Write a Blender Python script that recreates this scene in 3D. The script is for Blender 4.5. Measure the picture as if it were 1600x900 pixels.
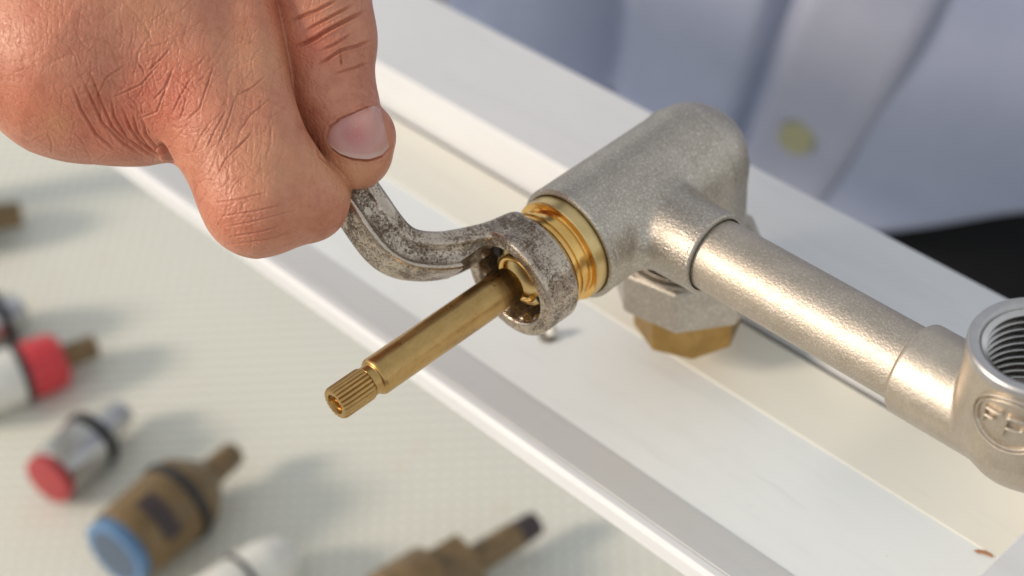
import bpy, math, random
import numpy as np
from mathutils import Vector, Matrix

random.seed(4); RNG = np.random.default_rng(4)
S = 0.001                                   # everything below is written in millimetres
scene = bpy.context.scene
for o in list(bpy.data.objects): bpy.data.objects.remove(o, do_unlink=True)
COL = scene.collection

# ------------------------------------------------------------------ camera
# world: X along the nickel pipe, Y along the valve body (away from the stem tip), Z up, origin where both axes meet
R = np.array([[0.69818351, 0.71391201, -0.05356699],
              [-0.44562955, 0.49193205, 0.74794195],
              [0.56031607, -0.49832971, 0.66159913]])
C = np.array([206.22539, -219.26799, 242.11163])
FPX = 2700.0
cam = bpy.data.cameras.new('camera'); camo = bpy.data.objects.new('camera', cam); COL.objects.link(camo)
mw = Matrix.Identity(4)
for i in range(3):
    for j in range(3): mw[i][j] = R[j][i]
    mw[i][3] = C[i] * S
camo.matrix_world = mw
cam.sensor_width = 36; cam.lens = 36 * FPX / 1600
cam.clip_start = 0.01; cam.clip_end = 200
cam.dof.use_dof = True; cam.dof.focus_distance = 0.346; cam.dof.aperture_fstop = 10.8
scene.camera = camo

# ------------------------------------------------------------------ light
SUN = Vector((-0.50, -0.80, 0.44)).normalized()
world = bpy.data.worlds.new('World'); scene.world = world; world.use_nodes = True
wt = world.node_tree
sky = wt.nodes.new('ShaderNodeTexSky'); sky.sky_type = 'NISHITA'; sky.sun_disc = False
sky.sun_elevation = math.asin(SUN.z); sky.sun_rotation = math.atan2(SUN.x, SUN.y)
sky.air_density = 1.0; sky.dust_density = 0.6
bg = wt.nodes['Background']; bg.inputs['Strength'].default_value = 0.15
hz = wt.nodes.new('ShaderNodeHueSaturation'); hz.inputs['Saturation'].default_value = 0.3     # hazy, whitish sky
wt.links.new(sky.outputs[0], hz.inputs['Color']); veil = wt.nodes.new('ShaderNodeMix'); veil.data_type = 'RGBA'; veil.inputs[0].default_value = 0.75; veil.inputs[7].default_value = (2.65, 2.80, 2.88, 1)   # flat tone added to even out the sky's light
wt.links.new(hz.outputs[0], veil.inputs[6]); wt.links.new(veil.outputs[2], bg.inputs['Color'])
sun = bpy.data.lights.new('sun', 'SUN'); sun.energy = 1.5; sun.angle = math.radians(12); sun.color = (1, 0.86, 0.70)
suno = bpy.data.objects.new('sun', sun); COL.objects.link(suno)
suno.rotation_euler = SUN.to_track_quat('Z', 'Y').to_euler(); suno.location = (0, -1, 1)
vs = scene.view_settings
vs.view_transform = 'Standard'; vs.look = 'None'; vs.gamma = 1; vs.use_curve_mapping = False; vs.exposure = 0.70
scene.cycles.use_denoising = True
scene.cycles.max_bounces = 8

# ------------------------------------------------------------------ helpers
def W(px, py, d):
    return C + d * (R.T @ np.array([(px - 800) / FPX, -(py - 450) / FPX, -1.0]))
def at(px, py, axis, val):
    dd = R.T @ np.array([(px - 800) / FPX, -(py - 450) / FPX, -1.0])
    return C + (val - C[axis]) / dd[axis] * dd
def proj(P):
    c = (np.asarray(P, float) - C) @ R.T
    return 800 - FPX * c[:, 0] / c[:, 2], 450 + FPX * c[:, 1] / c[:, 2]
def nrm(v): v = np.asarray(v, float); return v / np.linalg.norm(v)

def thing(name, label, cat, loc=(0, 0, 0), group=None):
    o = bpy.data.objects.new(name, None); COL.objects.link(o)
    o.empty_display_size = 0.01
    o.location = Vector(loc) * S; o['label'] = label; o['category'] = cat
    if group: o['group'] = group
    return o
def origin(p):
    v = np.zeros(3)
    while p is not None:
        v += np.array(p.location) / S; p = p.parent
    return v
def build(name, V, F, mat, parent=None, smooth=True, sharp=None):
    V = np.asarray(V, float) - origin(parent)
    me = bpy.data.meshes.new(name)
    me.from_pydata((V * S).tolist(), [], [list(map(int, f)) for f in F] if not isinstance(F, np.ndarray) else F.tolist())
    me.materials.append(mat)
    if smooth: me.polygons.foreach_set('use_smooth', [True] * len(me.polygons))
    me.update()
    if smooth and sharp: me.set_sharp_from_angle(angle=math.radians(sharp))
    o = bpy.data.objects.new(name, me); COL.objects.link(o)
    if parent is not None: o.parent = parent
    return o

def build_quads(name, V, F, mat, parent=None):
    V = (np.asarray(V, float) - origin(parent)) * S
    me = bpy.data.meshes.new(name); n = len(F)
    me.vertices.add(len(V)); me.vertices.foreach_set('co', V.astype(np.float32).ravel())
    me.loops.add(4 * n); me.loops.foreach_set('vertex_index', np.ascontiguousarray(F).astype(np.int32).ravel())
    me.polygons.add(n); me.polygons.foreach_set('loop_start', (np.arange(n) * 4).astype(np.int32))
    me.polygons.foreach_set('use_smooth', np.ones(n, bool)); me.update(calc_edges=True); me.validate()
    me.materials.append(mat); o = bpy.data.objects.new(name, me); COL.objects.link(o)
    if parent is not None: o.parent = parent
    return o
def subdivide(V, F, sel):
    """split the selected quads in four"""
    Q = F[sel]; n0 = len(V)
    E_ = np.sort(np.stack([Q, np.roll(Q, -1, 1)], -1).reshape(-1, 2), 1)
    key, inv = np.unique(E_[:, 0] * (n0 + 1) + E_[:, 1], return_inverse=True)
    mid = (V[key // (n0 + 1)] + V[key % (n0 + 1)]) / 2; ctr = V[Q].mean(1)
    m = n0 + inv.reshape(-1, 4); c = n0 + len(mid) + np.arange(len(Q))
    new = np.concatenate([np.stack([Q[:, i], m[:, i], c, m[:, i - 1]], 1) for i in range(4)])
    Vn = np.vstack([V, mid, ctr]); keep = np.ones(len(F), bool); keep[sel] = False
    return Vn, np.vstack([F[keep], new]), np.arange(keep.sum(), keep.sum() + len(new))
def frame_of(axis):
    a = nrm(axis); ref = np.array([0, 0, 1.0]) if abs(a[2]) < 0.9 else np.array([1.0, 0, 0])
    u = nrm(np.cross(ref, a)); v = np.cross(a, u); return a, u, v
def lathe(prof, o, axis, n=64, rfun=None, closed=False):
    """prof: list of (t along axis, radius)"""
    a, u, v = frame_of(axis); o = np.asarray(o, float)
    th = np.arange(n) * 2 * np.pi / n
    V = []; F = []
    for k, (t, r) in enumerate(prof):
        rr = np.full(n, r) if rfun is None else rfun(k, t, r, th)
        V.append(o + a * t + (np.cos(th) * rr)[:, None] * u + (np.sin(th) * rr)[:, None] * v)
    m = len(prof)
    for k in range(m - 1 if not closed else m):
        k2 = (k + 1) % m
        for i in range(n):
            j = (i + 1) % n
            F.append((k * n + i, k2 * n + i, k2 * n + j, k * n + j)[::-1])
    V = np.concatenate(V)
    if not closed:
        if prof[0][1] > 1e-6: F.append(tuple(range(n)))
        if prof[-1][1] > 1e-6: F.append(tuple(range((m - 1) * n, m * n))[::-1])
        F = [f[::-1] for f in F]
        return V, F
    return V, [f[::-1] for f in F]
def rounded(prof, r=0.25, seg=3):
    """round the inner corners of a lathe profile"""
    out = [prof[0]]
    for i in range(1, len(prof) - 1):
        p0, p, p1 = map(np.array, (prof[i - 1], prof[i], prof[i + 1]))
        d0 = np.linalg.norm(p0 - p); d1 = np.linalg.norm(p1 - p)
        rr = min(r, d0 * 0.45, d1 * 0.45)
        if rr < 1e-3: out.append(tuple(p)); continue
        a = p + (p0 - p) / d0 * rr; b = p + (p1 - p) / d1 * rr
        for s in range(seg + 1):
            t = s / seg; q = (1 - t) ** 2 * a + 2 * t * (1 - t) * p + t * t * b; out.append(tuple(q))
    out.append(prof[-1]); return out
def extrude_yz(prof, x0, x1, nx=2):
    """closed (y,z) polygon swept along X"""
    n = len(prof); V = []; F = []
    for x in (x0, x1): V += [(x, y, z) for y, z in prof]
    for i in range(n):
        j = (i + 1) % n; F.append((i, j, n + j, n + i))
    F.append(tuple(range(n))[::-1]); F.append(tuple(range(n, 2 * n)))
    return V, F
def bevel(o, w=0.4, seg=2):
    m = o.modifiers.new('bevel', 'BEVEL'); m.width = w * S; m.segments = seg; m.limit_method = 'ANGLE'; m.angle_limit = math.radians(30)
def box(lo, hi):
    V = [(x, y, z) for x in (lo[0], hi[0]) for y in (lo[1], hi[1]) for z in (lo[2], hi[2])]
    F = [(0, 1, 3, 2), (4, 6, 7, 5), (0, 4, 5, 1), (2, 3, 7, 6), (0, 2, 6, 4), (1, 5, 7, 3)]
    return V, F

# ---- signed distance fields + surface nets
def smin(a, b, k):
    if k <= 0: return np.minimum(a, b)
    h = np.clip(0.5 + 0.5 * (b - a) / k, 0, 1)
    return b * (1 - h) + a * h - k * h * (1 - h)
def smax(a, b, k): return -smin(-a, -b, k)
def cone(P, a, b, ra, rb):
    a = np.asarray(a, float); b = np.asarray(b, float); d = b - a
    t = np.clip(((P - a) @ d) / (d @ d), 0, 1)
    return np.linalg.norm(P - a - t[:, None] * d, axis=1) - (ra + (rb - ra) * t)
def ball(P, a, r): return np.linalg.norm(P - np.asarray(a, float), axis=1) - r
def cylz(P, a, axis, r, t0, t1, rnd=0.0, taper=0.0):
    ax = nrm(axis); q = P - np.asarray(a, float); t = q @ ax
    rho = np.linalg.norm(q - t[:, None] * ax, axis=1)
    d1 = rho - (r + taper * t) + rnd; d2 = np.maximum(t0 - t, t - t1) + rnd
    return np.minimum(np.maximum(d1, d2), 0) + np.sqrt(np.maximum(d1, 0) ** 2 + np.maximum(d2, 0) ** 2) - rnd
def sdf_mesh(fn, lo, hi, h, newton=2):
    lo = np.asarray(lo, float); n = np.ceil((np.asarray(hi, float) - lo) / h).astype(int) + 1
    n = ((n + 3) // 4) * 4 + 1
    cn = (n - 1) // 4 + 1
    gc = np.stack(np.meshgrid(*[lo[i] + 4 * h * np.arange(cn[i]) for i in range(3)], indexing='ij'), -1).reshape(-1, 3)
    vc = fn(gc).reshape(cn)
    full = np.repeat(np.repeat(np.repeat(vc, 4, 0), 4, 1), 4, 2)[:n[0], :n[1], :n[2]].astype(np.float32)
    near = np.argwhere(np.abs(full) < 9 * h)
    vals = np.empty(len(near), np.float32)
    for s in range(0, len(near), 400000):
        vals[s:s + 400000] = fn(lo + near[s:s + 400000] * h)
    full[near[:, 0], near[:, 1], near[:, 2]] = vals
    sg = full < 0
    cnt = np.zeros(tuple(n - 1), np.int8)
    for dx in (0, 1):
        for dy in (0, 1):
            for dz in (0, 1): cnt += sg[dx:n[0] - 1 + dx, dy:n[1] - 1 + dy, dz:n[2] - 1 + dz]
    act = (cnt > 0) & (cnt < 8)
    idx = -np.ones(act.shape, np.int64); cells = np.argwhere(act); idx[act] = np.arange(len(cells))
    acc = np.zeros((len(cells), 3)); num = np.zeros(len(cells))
    corners = [(x, y, z) for x in (0, 1) for y in (0, 1) for z in (0, 1)]
    for a in corners:
        for ax in range(3):
            if a[ax]: continue
            b = list(a); b[ax] = 1
            ca = cells + a; cb = cells + b
            va = full[ca[:, 0], ca[:, 1], ca[:, 2]]; vb = full[cb[:, 0], cb[:, 1], cb[:, 2]]
            m = (va < 0) != (vb < 0)
            t = va[m] / (va[m] - vb[m])
            p = ca[m].astype(float); p[:, ax] += t
            acc[m] += p; num[m] += 1
    V = lo + acc / num[:, None] * h
    F = []
    for ax in range(3):
        o1, o2 = (ax + 1) % 3, (ax + 2) % 3
        s0 = [slice(None)] * 3; s1 = [slice(None)] * 3
        s0[ax] = slice(0, -1); s1[ax] = slice(1, None)
        A = sg[tuple(s0)]; B = sg[tuple(s1)]
        e = np.argwhere(A != B)
        e = e[(e[:, o1] > 0) & (e[:, o2] > 0) & (e[:, o1] < n[o1] - 1) & (e[:, o2] < n[o2] - 1)]
        ins = A[e[:, 0], e[:, 1], e[:, 2]]
        q = []
        for d1, d2 in ((-1, -1), (0, -1), (0, 0), (-1, 0)):
            c = e.copy(); c[:, o1] += d1; c[:, o2] += d2; q.append(idx[c[:, 0], c[:, 1], c[:, 2]])
        q = np.stack(q, 1); q[~ins] = q[~ins][:, ::-1]; F.append(q)
    F = np.concatenate(F)
    for _ in range(newton):
        v0, g = grad(fn, V)
        V = V - np.clip(v0, -h * .6, h * .6)[:, None] * g / np.maximum((g * g).sum(1), 0.3)[:, None]
    return V, F
def grad(fn, V, e=0.05):
    v0 = fn(V); g = np.stack([(fn(V + np.eye(3)[i] * e) - v0) / e for i in range(3)], 1)
    return v0, g

# ------------------------------------------------------------------ materials
class N:
    def __init__(s, name):
        s.m = bpy.data.materials.new(name); s.m.use_nodes = True; s.t = s.m.node_tree
        s.b = s.t.nodes['Principled BSDF']; s.co = None
    def new(s, typ, **kw):
        n = s.t.nodes.new(typ)
        for k, v in kw.items(): setattr(n, k, v)
        return n
    def link(s, a, b): s.t.links.new(a, b)
    def coord(s):
        if s.co is None: s.co = s.new('ShaderNodeTexCoord').outputs['Object']
        return s.co
    def noise(s, mm, detail=4, rough=.55, dist=0, scale=None):
        n = s.new('ShaderNodeTexNoise'); n.inputs['Scale'].default_value = 1000.0 / mm
        n.inputs['Detail'].default_value = detail; n.inputs['Roughness'].default_value = rough; n.inputs['Distortion'].default_value = dist
        if scale is not None:
            mp = s.new('ShaderNodeMapping'); mp.inputs['Scale'].default_value = scale
            s.link(s.coord(), mp.inputs['Vector']); s.link(mp.outputs[0], n.inputs['Vector'])
        else: s.link(s.coord(), n.inputs['Vector'])
        return n.outputs['Fac']
    def voronoi(s, mm, feature='DISTANCE_TO_EDGE', rnd=1.0):
        n = s.new('ShaderNodeTexVoronoi'); n.feature = feature; n.inputs['Scale'].default_value = 1000.0 / mm
        n.inputs['Randomness'].default_value = rnd
        s.link(s.coord(), n.inputs['Vector']); return n.outputs['Distance']
    def ramp(s, fac, stops):
        r = s.new('ShaderNodeValToRGB'); e = r.color_ramp.elements
        while len(e) < len(stops): e.new(0.5)
        for k, (p, c) in enumerate(stops):
            e[k].position = p; e[k].color = (c, c, c, 1) if np.isscalar(c) else (*c, 1)
        s.link(fac, r.inputs['Fac']); return r.outputs['Color']
    def mix(s, fac, a, b, typ='MIX'):
        n = s.new('ShaderNodeMix'); n.data_type = 'RGBA'; n.blend_type = typ
        for val, sock in ((fac, n.inputs[0]), (a, n.inputs[6]), (b, n.inputs[7])):
            if hasattr(val, 'links'): s.link(val, sock)
            elif np.isscalar(val): sock.default_value = val
            else: sock.default_value = (*val, 1)
        return n.outputs[2]
    def math(s, op, a, b=0.0):
        n = s.new('ShaderNodeMath'); n.operation = op
        for val, sock in ((a, n.inputs[0]), (b, n.inputs[1])):
            if hasattr(val, 'links'): s.link(val, sock)
            else: sock.default_value = val
        return n.outputs[0]
    def set(s, **kw):
        names = dict(base='Base Color', metal='Metallic', rough='Roughness', spec='Specular IOR Level', sss='Subsurface Weight', coat='Coat Weight', sheen='Sheen Weight')
        for k, v in kw.items():
            sock = s.b.inputs[names[k]]
            if hasattr(v, 'links'): s.link(v, sock)
            elif np.isscalar(v): sock.default_value = v
            else: sock.default_value = (*v, 1)
        return s
    def bump(s, h, dist_mm=0.1, strength=1.0, prev=None):
        n = s.new('ShaderNodeBump'); n.inputs['Distance'].default_value = dist_mm * S; n.inputs['Strength'].default_value = strength
        s.link(h, n.inputs['Height'])
        if prev is not None: s.link(prev, n.inputs['Normal'])
        return n.outputs['Normal']
    def normal(s, n): s.link(n, s.b.inputs['Normal']); return s

def plastic(name, col, rough=.4, var=.08):
    m = N(name); f = m.noise(6, 3)
    c = m.mix(m.ramp(f, [(.3, 0), (.7, 1)]), tuple(np.array(col) * (1 - var)), tuple(np.minimum(1, np.array(col) * (1 + var))))
    m.set(base=c, rough=rough).normal(m.bump(m.noise(.8, 2), .02)); return m.m
def metal(name, lo, hi, rough, grain=.5, depth=.05, rvar=.08, stretch=None):
    m = N(name); f = m.noise(5, 5, .6, .4)
    m.set(base=m.mix(m.ramp(f, [(.3, 0), (.7, 1)]), lo, hi), metal=1.0)
    m.set(rough=m.math('ADD', m.math('MULTIPLY', m.noise(2.2, 3), rvar * 2), rough - rvar))
    m.normal(m.bump(m.noise(grain, 2, .5, 0, stretch), depth)); return m.m

def nickel_mat(name, lo, hi, rough, g1, g2, sp=1.0):
    m = N(name); f = m.noise(7, 5, .6, .4)
    col = m.mix(m.ramp(f, [(.3, 0), (.7, 1)]), lo, hi)
    col = m.mix(m.ramp(m.noise(.40, 2, .6), [(.36, .55 * sp), (.6, 0)]), col, tuple(np.array(lo) * .5))
    col = m.mix(m.ramp(m.noise(.5, 2, .6), [(.54, 0), (.66, .6 * sp)]), col, (.93, .89, .80))  # bright flecks paint the grain's sun sparkle into the base colour
    pits = m.ramp(m.noise(.9, 3, .7), [(.30, 1), (.36, 0)])
    col = m.mix(m.math('MULTIPLY', pits, .35), col, (.30, .27, .23))
    m.set(base=col, metal=1.0, rough=m.math('ADD', m.math('MULTIPLY', m.noise(1.6, 3), .2), rough - .1))
    b = m.bump(m.noise(1.3, 3, .6), g1); b = m.bump(m.noise(.5, 2, .5), g2, prev=b)
    m.normal(b); return m.m
NICKEL = nickel_mat('satin_nickel_casting', (.49, .435, .365), (.60, .535, .455), .45, .10, .13, .8)
NICKEL_PIPE = nickel_mat('satin_nickel_tube', (.53, .46, .375), (.62, .54, .45), .52, .05, .10, .5)
NICKEL_FINE = nickel_mat('satin_nickel_elbow', (.55, .475, .385), (.64, .56, .465), .46, .06, .05, .25)
NICKEL_CUT = metal('machined_nickel', (.52, .50, .49), (.66, .635, .61), .24, .3, .012)
NICKEL_FACE = metal('turned_nickel_face', (.47, .45, .45), (.56, .54, .53), .42, .4, .02)
BRASS = metal('polished_brass', (.70, .42, .125), (.84, .54, .19), .17, .6, .02)
BRASS_FACE = metal('machined_brass', (.62, .45, .20), (.72, .54, .26), .32, .4, .015)
BRASS_DULL = metal('dull_brass', (.34, .21, .07), (.47, .30, .11), .42, .7, .05)

def stem_mat():
    m = N('brushed_brass_stem')
    f = m.noise(4, 5, .65, .6); streak = m.noise(.5, 3, .6, 0, (1, .12, 1)); ringy = m.noise(.35, 2, .5, 0, (.06, 1, .06))
    col = m.mix(m.ramp(f, [(.3, 0), (.72, 1)]), (.44, .27, .10), (.57, .375, .15))
    col = m.mix(m.ramp(streak, [(.45, 0), (.75, .35)]), col, (.36, .22, .08))
    dots = m.ramp(m.noise(.9, 2), [(.24, .7), (.27, 0)])
    col = m.mix(dots, col, (.16, .08, .03))
    m.set(base=col, metal=1.0, rough=m.math('ADD', m.math('MULTIPLY', f, .22), .19))
    m.normal(m.bump(ringy, .04, 1, m.bump(m.noise(1.4, 3), .02))); return m.m
STEM = stem_mat()

def steel_mat():
    m = N('worn_rusty_steel')
    a = m.noise(5.5, 6, .7, .6); b = m.noise(.5, 4, .7, .3)
    k = m.math('ADD', m.math('MULTIPLY', a, .45), m.math('MULTIPLY', b, .55))
    geo = m.new('ShaderNodeNewGeometry').outputs['Pointiness']
    worn = m.ramp(geo, [(.505, 0), (.56, .12)])
    k = m.math('ADD', k, worn)
    rust = m.ramp(k, [(.435, 1), (.55, 0)])
    steel = m.mix(m.noise(3, 3), (.43, .35, .275), (.62, .53, .435))
    dark = m.mix(m.noise(1.6, 4), (.065, .041, .026), (.17, .108, .066))
    m.set(base=m.mix(rust, steel, dark), metal=m.math('SUBTRACT', 1.0, m.math('MULTIPLY', rust, .55)))
    m.set(rough=m.math('ADD', .2, m.math('MULTIPLY', rust, .26)))
    h = m.math('SUBTRACT', m.math('MULTIPLY', b, .4), m.math('MULTIPLY', rust, .5))
    m.normal(m.bump(h, .05, 1, m.bump(m.noise(3.5, 3), .12))); return m.m
STEEL = steel_mat()

def pvc_mat(name, lo, hi, rough=.33):
    m = N(name)
    f = m.noise(45, 5, .6, .5, (.35, 1, 1)); c = m.mix(m.ramp(f, [(.3, 0), (.7, 1)]), lo, hi)
    c = m.mix(m.ramp(m.noise(9, 5, .65, .8, (.12, 1, 1)), [(.52, 0), (.72, .35)]), c, tuple(np.array(lo) * .86))
    c = m.mix(m.ramp(m.noise(1.6, 3, .6, 0, (.05, 1, 1)), [(.66, 0), (.74, .3)]), c, tuple(np.array(lo) * .75))
    sp = m.ramp(m.noise(2.4, 2, .5), [(.235, 1), (.26, 0)])
    c = m.mix(m.math('MULTIPLY', sp, .25), c, (.45, .42, .38))
    m.set(base=c, rough=m.math('ADD', m.math('MULTIPLY', m.noise(12, 3), .2), rough - .1))
    m.normal(m.bump(m.noise(18, 2), .05)); return m.m
PVC = pvc_mat('white_painted_frame', (.66, .66, .665), (.72, .72, .725))
PVC_FLOOR = pvc_mat('white_floor_panel', (.78, .80, .785), (.85, .87, .855))
SLOPE_SHADE = pvc_mat('grey_slope_shade', (.73, .715, .685), (.78, .765, .73))  # shade of the lip's inner slope, put into the colour
WARM_LIGHT = pvc_mat('warm_light_strip', (.80, .77, .67), (.83, .80, .71))  # warm light bounced off the rear wall, put into the colour

def board_mat():
    m = N('white_mesh_board')
    mp = m.new('ShaderNodeMapping'); mp.inputs['Rotation'].default_value = (0, 0, math.radians(44)); m.link(m.coord(), mp.inputs['Vector'])
    out = []
    for ax in ('X', 'Y'):
        w = m.new('ShaderNodeTexWave'); w.wave_type = 'BANDS'; w.bands_direction = ax
        w.inputs['Scale'].default_value = 2 * math.pi / (20 * .0056); w.inputs['Distortion'].default_value = .35
        w.inputs['Detail'].default_value = 1; w.inputs['Detail Scale'].default_value = .2
        m.link(mp.outputs[0], w.inputs['Vector']); out.append(w.outputs['Fac'])
    g = m.math('MAXIMUM', out[0], m.math('MULTIPLY', out[1], .85))
    c = m.mix(m.noise(60, 4), (.80, .79, .70), (.86, .85, .77))
    c = m.mix(m.math('MULTIPLY', m.ramp(g, [(.45, 0), (.85, 1)]), .75), c, (.60, .58, .49))
    c = m.mix(m.ramp(m.noise(26, 3), [(.62, 0), (.78, .45)]), c, (.66, .55, .38))
    m.set(base=c, rough=.55).normal(m.bump(g, .3, .6)); return m.m
BOARD = board_mat()

def skin_mat():
    m = N('weathered_skin')
    red = m.new('ShaderNodeAttribute', attribute_name='red').outputs['Fac']
    pale = m.new('ShaderNodeAttribute', attribute_name='pale').outputs['Fac']
    c = m.mix(m.ramp(m.noise(9, 4, .6, .4), [(.3, 0), (.7, 1)]), (.44, .142, .077), (.61, .25, .145))
    c = m.mix(m.math('MULTIPLY', m.ramp(m.noise(2.2, 4, .65), [(.4, 0), (.7, 1)]), .5), c, (.63, .28, .17))
    c = m.mix(m.math('MULTIPLY', red, m.ramp(m.noise(5, 3), [(.2, .4), (.7, 1)])), c, (.54, .11, .06))
    c = m.mix(pale, c, (.62, .30, .155))
    c = m.mix(m.math('MULTIPLY', m.ramp(m.noise(1.7, 2), [(.25, 1), (.29, 0)]), .45), c, (.33, .13, .08))
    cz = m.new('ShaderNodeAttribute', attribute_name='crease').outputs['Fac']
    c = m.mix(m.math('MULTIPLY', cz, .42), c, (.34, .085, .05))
    m.set(base=c, sss=.13, rough=m.math('ADD', m.math('MULTIPLY', m.noise(1.2, 3), .2), .30), spec=.5)
    m.b.inputs['Subsurface Radius'].default_value = (1.0, .38, .22); m.b.inputs['Subsurface Scale'].default_value = .0018
    def hatch(mm, ang, k):
        mp = m.new('ShaderNodeMapping'); mp.vector_type = 'TEXTURE'; mp.inputs['Rotation'].default_value = (math.radians(ang), math.radians(ang * .6), math.radians(20 + ang)); mp.inputs['Scale'].default_value = (1, k, 1)
        m.link(m.coord(), mp.inputs['Vector']); n = m.new('ShaderNodeTexNoise'); n.inputs['Scale'].default_value = 1000 / mm; n.inputs['Detail'].default_value = 3
        m.link(mp.outputs[0], n.inputs['Vector']); return m.ramp(n.outputs['Fac'], [(.36, 0), (.5, 1)])
    b = m.bump(m.noise(3.0, 4, .55, .5), .10); b = m.bump(hatch(.8, 35, 5), .065, 1, b); b = m.bump(hatch(.7, -40, 5), .065, 1, b); b = m.bump(m.noise(.35, 2), .04, 1, b)
    m.normal(b); return m.m
SKIN = skin_mat()
def nail_mat():
    m = N('thumb_nail')
    red = m.new('ShaderNodeAttribute', attribute_name='red').outputs['Fac']
    c = m.mix(m.noise(3, 3), (.52, .255, .215), (.58, .32, .27))
    c = m.mix(red, c, (.44, .155, .15))
    c = m.mix(m.new('ShaderNodeAttribute', attribute_name='free').outputs['Fac'], c, (.62, .50, .40))
    c = m.mix(m.math('MULTIPLY', m.ramp(m.noise(.5, 3, .6, 0, (1, 1, .2)), [(.6, 0), (.75, 1)]), .25), c, (.66, .54, .48))
    m.set(base=c, sss=.2, rough=.24); m.b.inputs['Subsurface Radius'].default_value = (1, .4, .3); m.b.inputs['Subsurface Scale'].default_value = .001
    m.normal(m.bump(m.noise(.6, 3, .5, 0, (1, 1, .15)), .05)); return m.m
NAIL = nail_mat()
def cloth_mat(name, lo, hi, weave=.5):
    m = N(name); f = m.noise(40, 4); c = m.mix(f, lo, hi)
    m.set(base=c, rough=.85, spec=.2, sheen=.1).normal(m.bump(m.noise(weave, 2), .08, 1, m.bump(m.noise(22, 3), .8))); return m.m
SHIRT = cloth_mat('pale_blue_cotton', (.28, .315, .44), (.36, .39, .52))
SHIRT_EDGE = cloth_mat('pale_lilac_cotton', (.29, .31, .41), (.37, .385, .48))
TROUSERS = cloth_mat('black_cloth', (.006, .006, .007), (.012, .012, .013))
SHOE = plastic('black_leather', (.012, .011, .01), .4)
BUTTON = plastic('olive_button', (.30, .29, .17), .45)
RED = plastic('red_plastic', (.62, .045, .055), .4); BLUE = plastic('blue_plastic', (.10, .20, .35), .5); DARKRED = plastic('dark_red_plastic', (.36, .04, .045), .5)
LOOSE = plastic('tarnished_brass', (.18, .115, .048), .42, .25)
WHITEP = plastic('white_plastic', (.76, .74, .68), .4); RUBBER = plastic('black_rubber', (.018, .018, .02), .5)
SILVER = metal('dull_chrome', (.45, .44, .43), (.6, .59, .57), .3, .6, .03)
PAVE = plastic('grey_paving', (.22, .21, .20), .8)
RUST = plastic('rust_mark', (.42, .20, .10), .6)
SLOT2 = plastic('slate_blue', (.07, .10, .15), .5)
GROOVE = plastic('grey_groove', (.20, .18, .155), .6)
SLOT = plastic('dark_slot', (.05, .035, .035), .6)

# ------------------------------------------------------------------ setting
ZB = -285.0
g = build('ground', [(-9000, -9000, -1010), (9000, -9000, -1010), (9000, 9000, -1010), (-9000, 9000, -1010)], [(0, 1, 2, 3)], PAVE, smooth=False)
g['kind'] = 'structure'
V, F = box((-700, -420, ZB - 12), (520, 200, ZB)); b = build('display_board', V, F, BOARD, smooth=False); b['kind'] = 'structure'

fr = thing('display_frame', 'white profiled frame running diagonally under the nickel pipe', 'frame', (0, 20, -60))
X0, X1 = -620, 520
V, F = extrude_yz([(40.6, -45), (76, -45), (76, -117), (40.6, -117)], X0, X1)
o = build('rear_rail', V, F, PVC, fr, False); bevel(o, .9, 3)
fl = [(-16.8, -60), (40.0, -60), (40.0, -64), (-14, -64)]
V, F = extrude_yz([(38.9, -60.8), (38.9, -66), (-16.0, -66), (-29.0, -64.5), (-31.4, -61.8), (-31.4, -57.6), (-30.6, -56.4), (-29.6, -56.2), (-17.6, -60.0), (-16.6, -60.25)][::-1], X0, X1)
o = build('floor_panel', V, F, PVC_FLOOR, fr, False); bevel(o, .5, 3)
V, F = extrude_yz([(-31.9, -57.4), (-31.0, -56.1), (-29.5, -55.9), (-29.5, -56.1), (-30.9, -56.3), (-31.5, -57.5), (-31.5, -61.8), (-31.9, -61.8)][::-1], X0, X1)
o = build('front_lip', V, F, PVC, fr, False)
V, F = extrude_yz([(-16.9, -59.95), (-17.2, -59.85), (-28.9, -56.1), (-29.2, -56.4), (-17.2, -60.4)], X0, X1)
o = build('slope_shade_strip', V, F, SLOPE_SHADE, fr, False)  # greyer strip paints the shaded inner slope of the lip
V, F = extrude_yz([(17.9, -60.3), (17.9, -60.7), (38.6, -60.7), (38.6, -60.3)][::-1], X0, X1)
o = build('warm_light_strip', V, F, WARM_LIGHT, fr, False)  # warm light beside the lit wall, laid on the floor as a coloured strip
V, F = extrude_yz([(39.0, -63.6), (40.5, -63.6), (40.5, -65.5), (39.0, -65.5)], X0, X1)
o = build('groove_strip', V, F, GROOVE, fr, False)
V, F = box((-500, 10, ZB), (-490, 36, -66.2)); build('support_leg', V, F, PVC, fr, False)
V, F = box((440, 10, ZB), (450, 36, -66.2)); build('support_leg', V, F, PVC, fr, False)
V, F = box((99.5, -22, -60.0), (150, 40.0, -45)); o = build('cross_block', V, F, PVC, fr, False); bevel(o, .5, 2)
p = at(1535, 862, 2, -60.1)
pts = [(p[0] - 1.6, p[1] - .9), (p[0] - .9, p[1] + .1), (p[0] + .3, p[1] + .8), (p[0] + 1.8, p[1] + .9), (p[0] + 2.6, p[1] + .3), (p[0] + 1.4, p[1] + .1), (p[0] + .3, p[1] - .3), (p[0] - .6, p[1] - .9)]
V = [(x, y, -60.28) for x, y in pts] + [(x, y, -60.13) for x, y in pts]
n = len(pts); F = [tuple(range(n, 2 * n))[::-1]] + [(i, (i + 1) % n, n + (i + 1) % n, n + i) for i in range(n)]
o = build('rust_mark', V, F, RUST, fr, False); o['label'] = 'small brown rust crescent on the frame'
p = at(862, 517, 2, -58.5)
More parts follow.
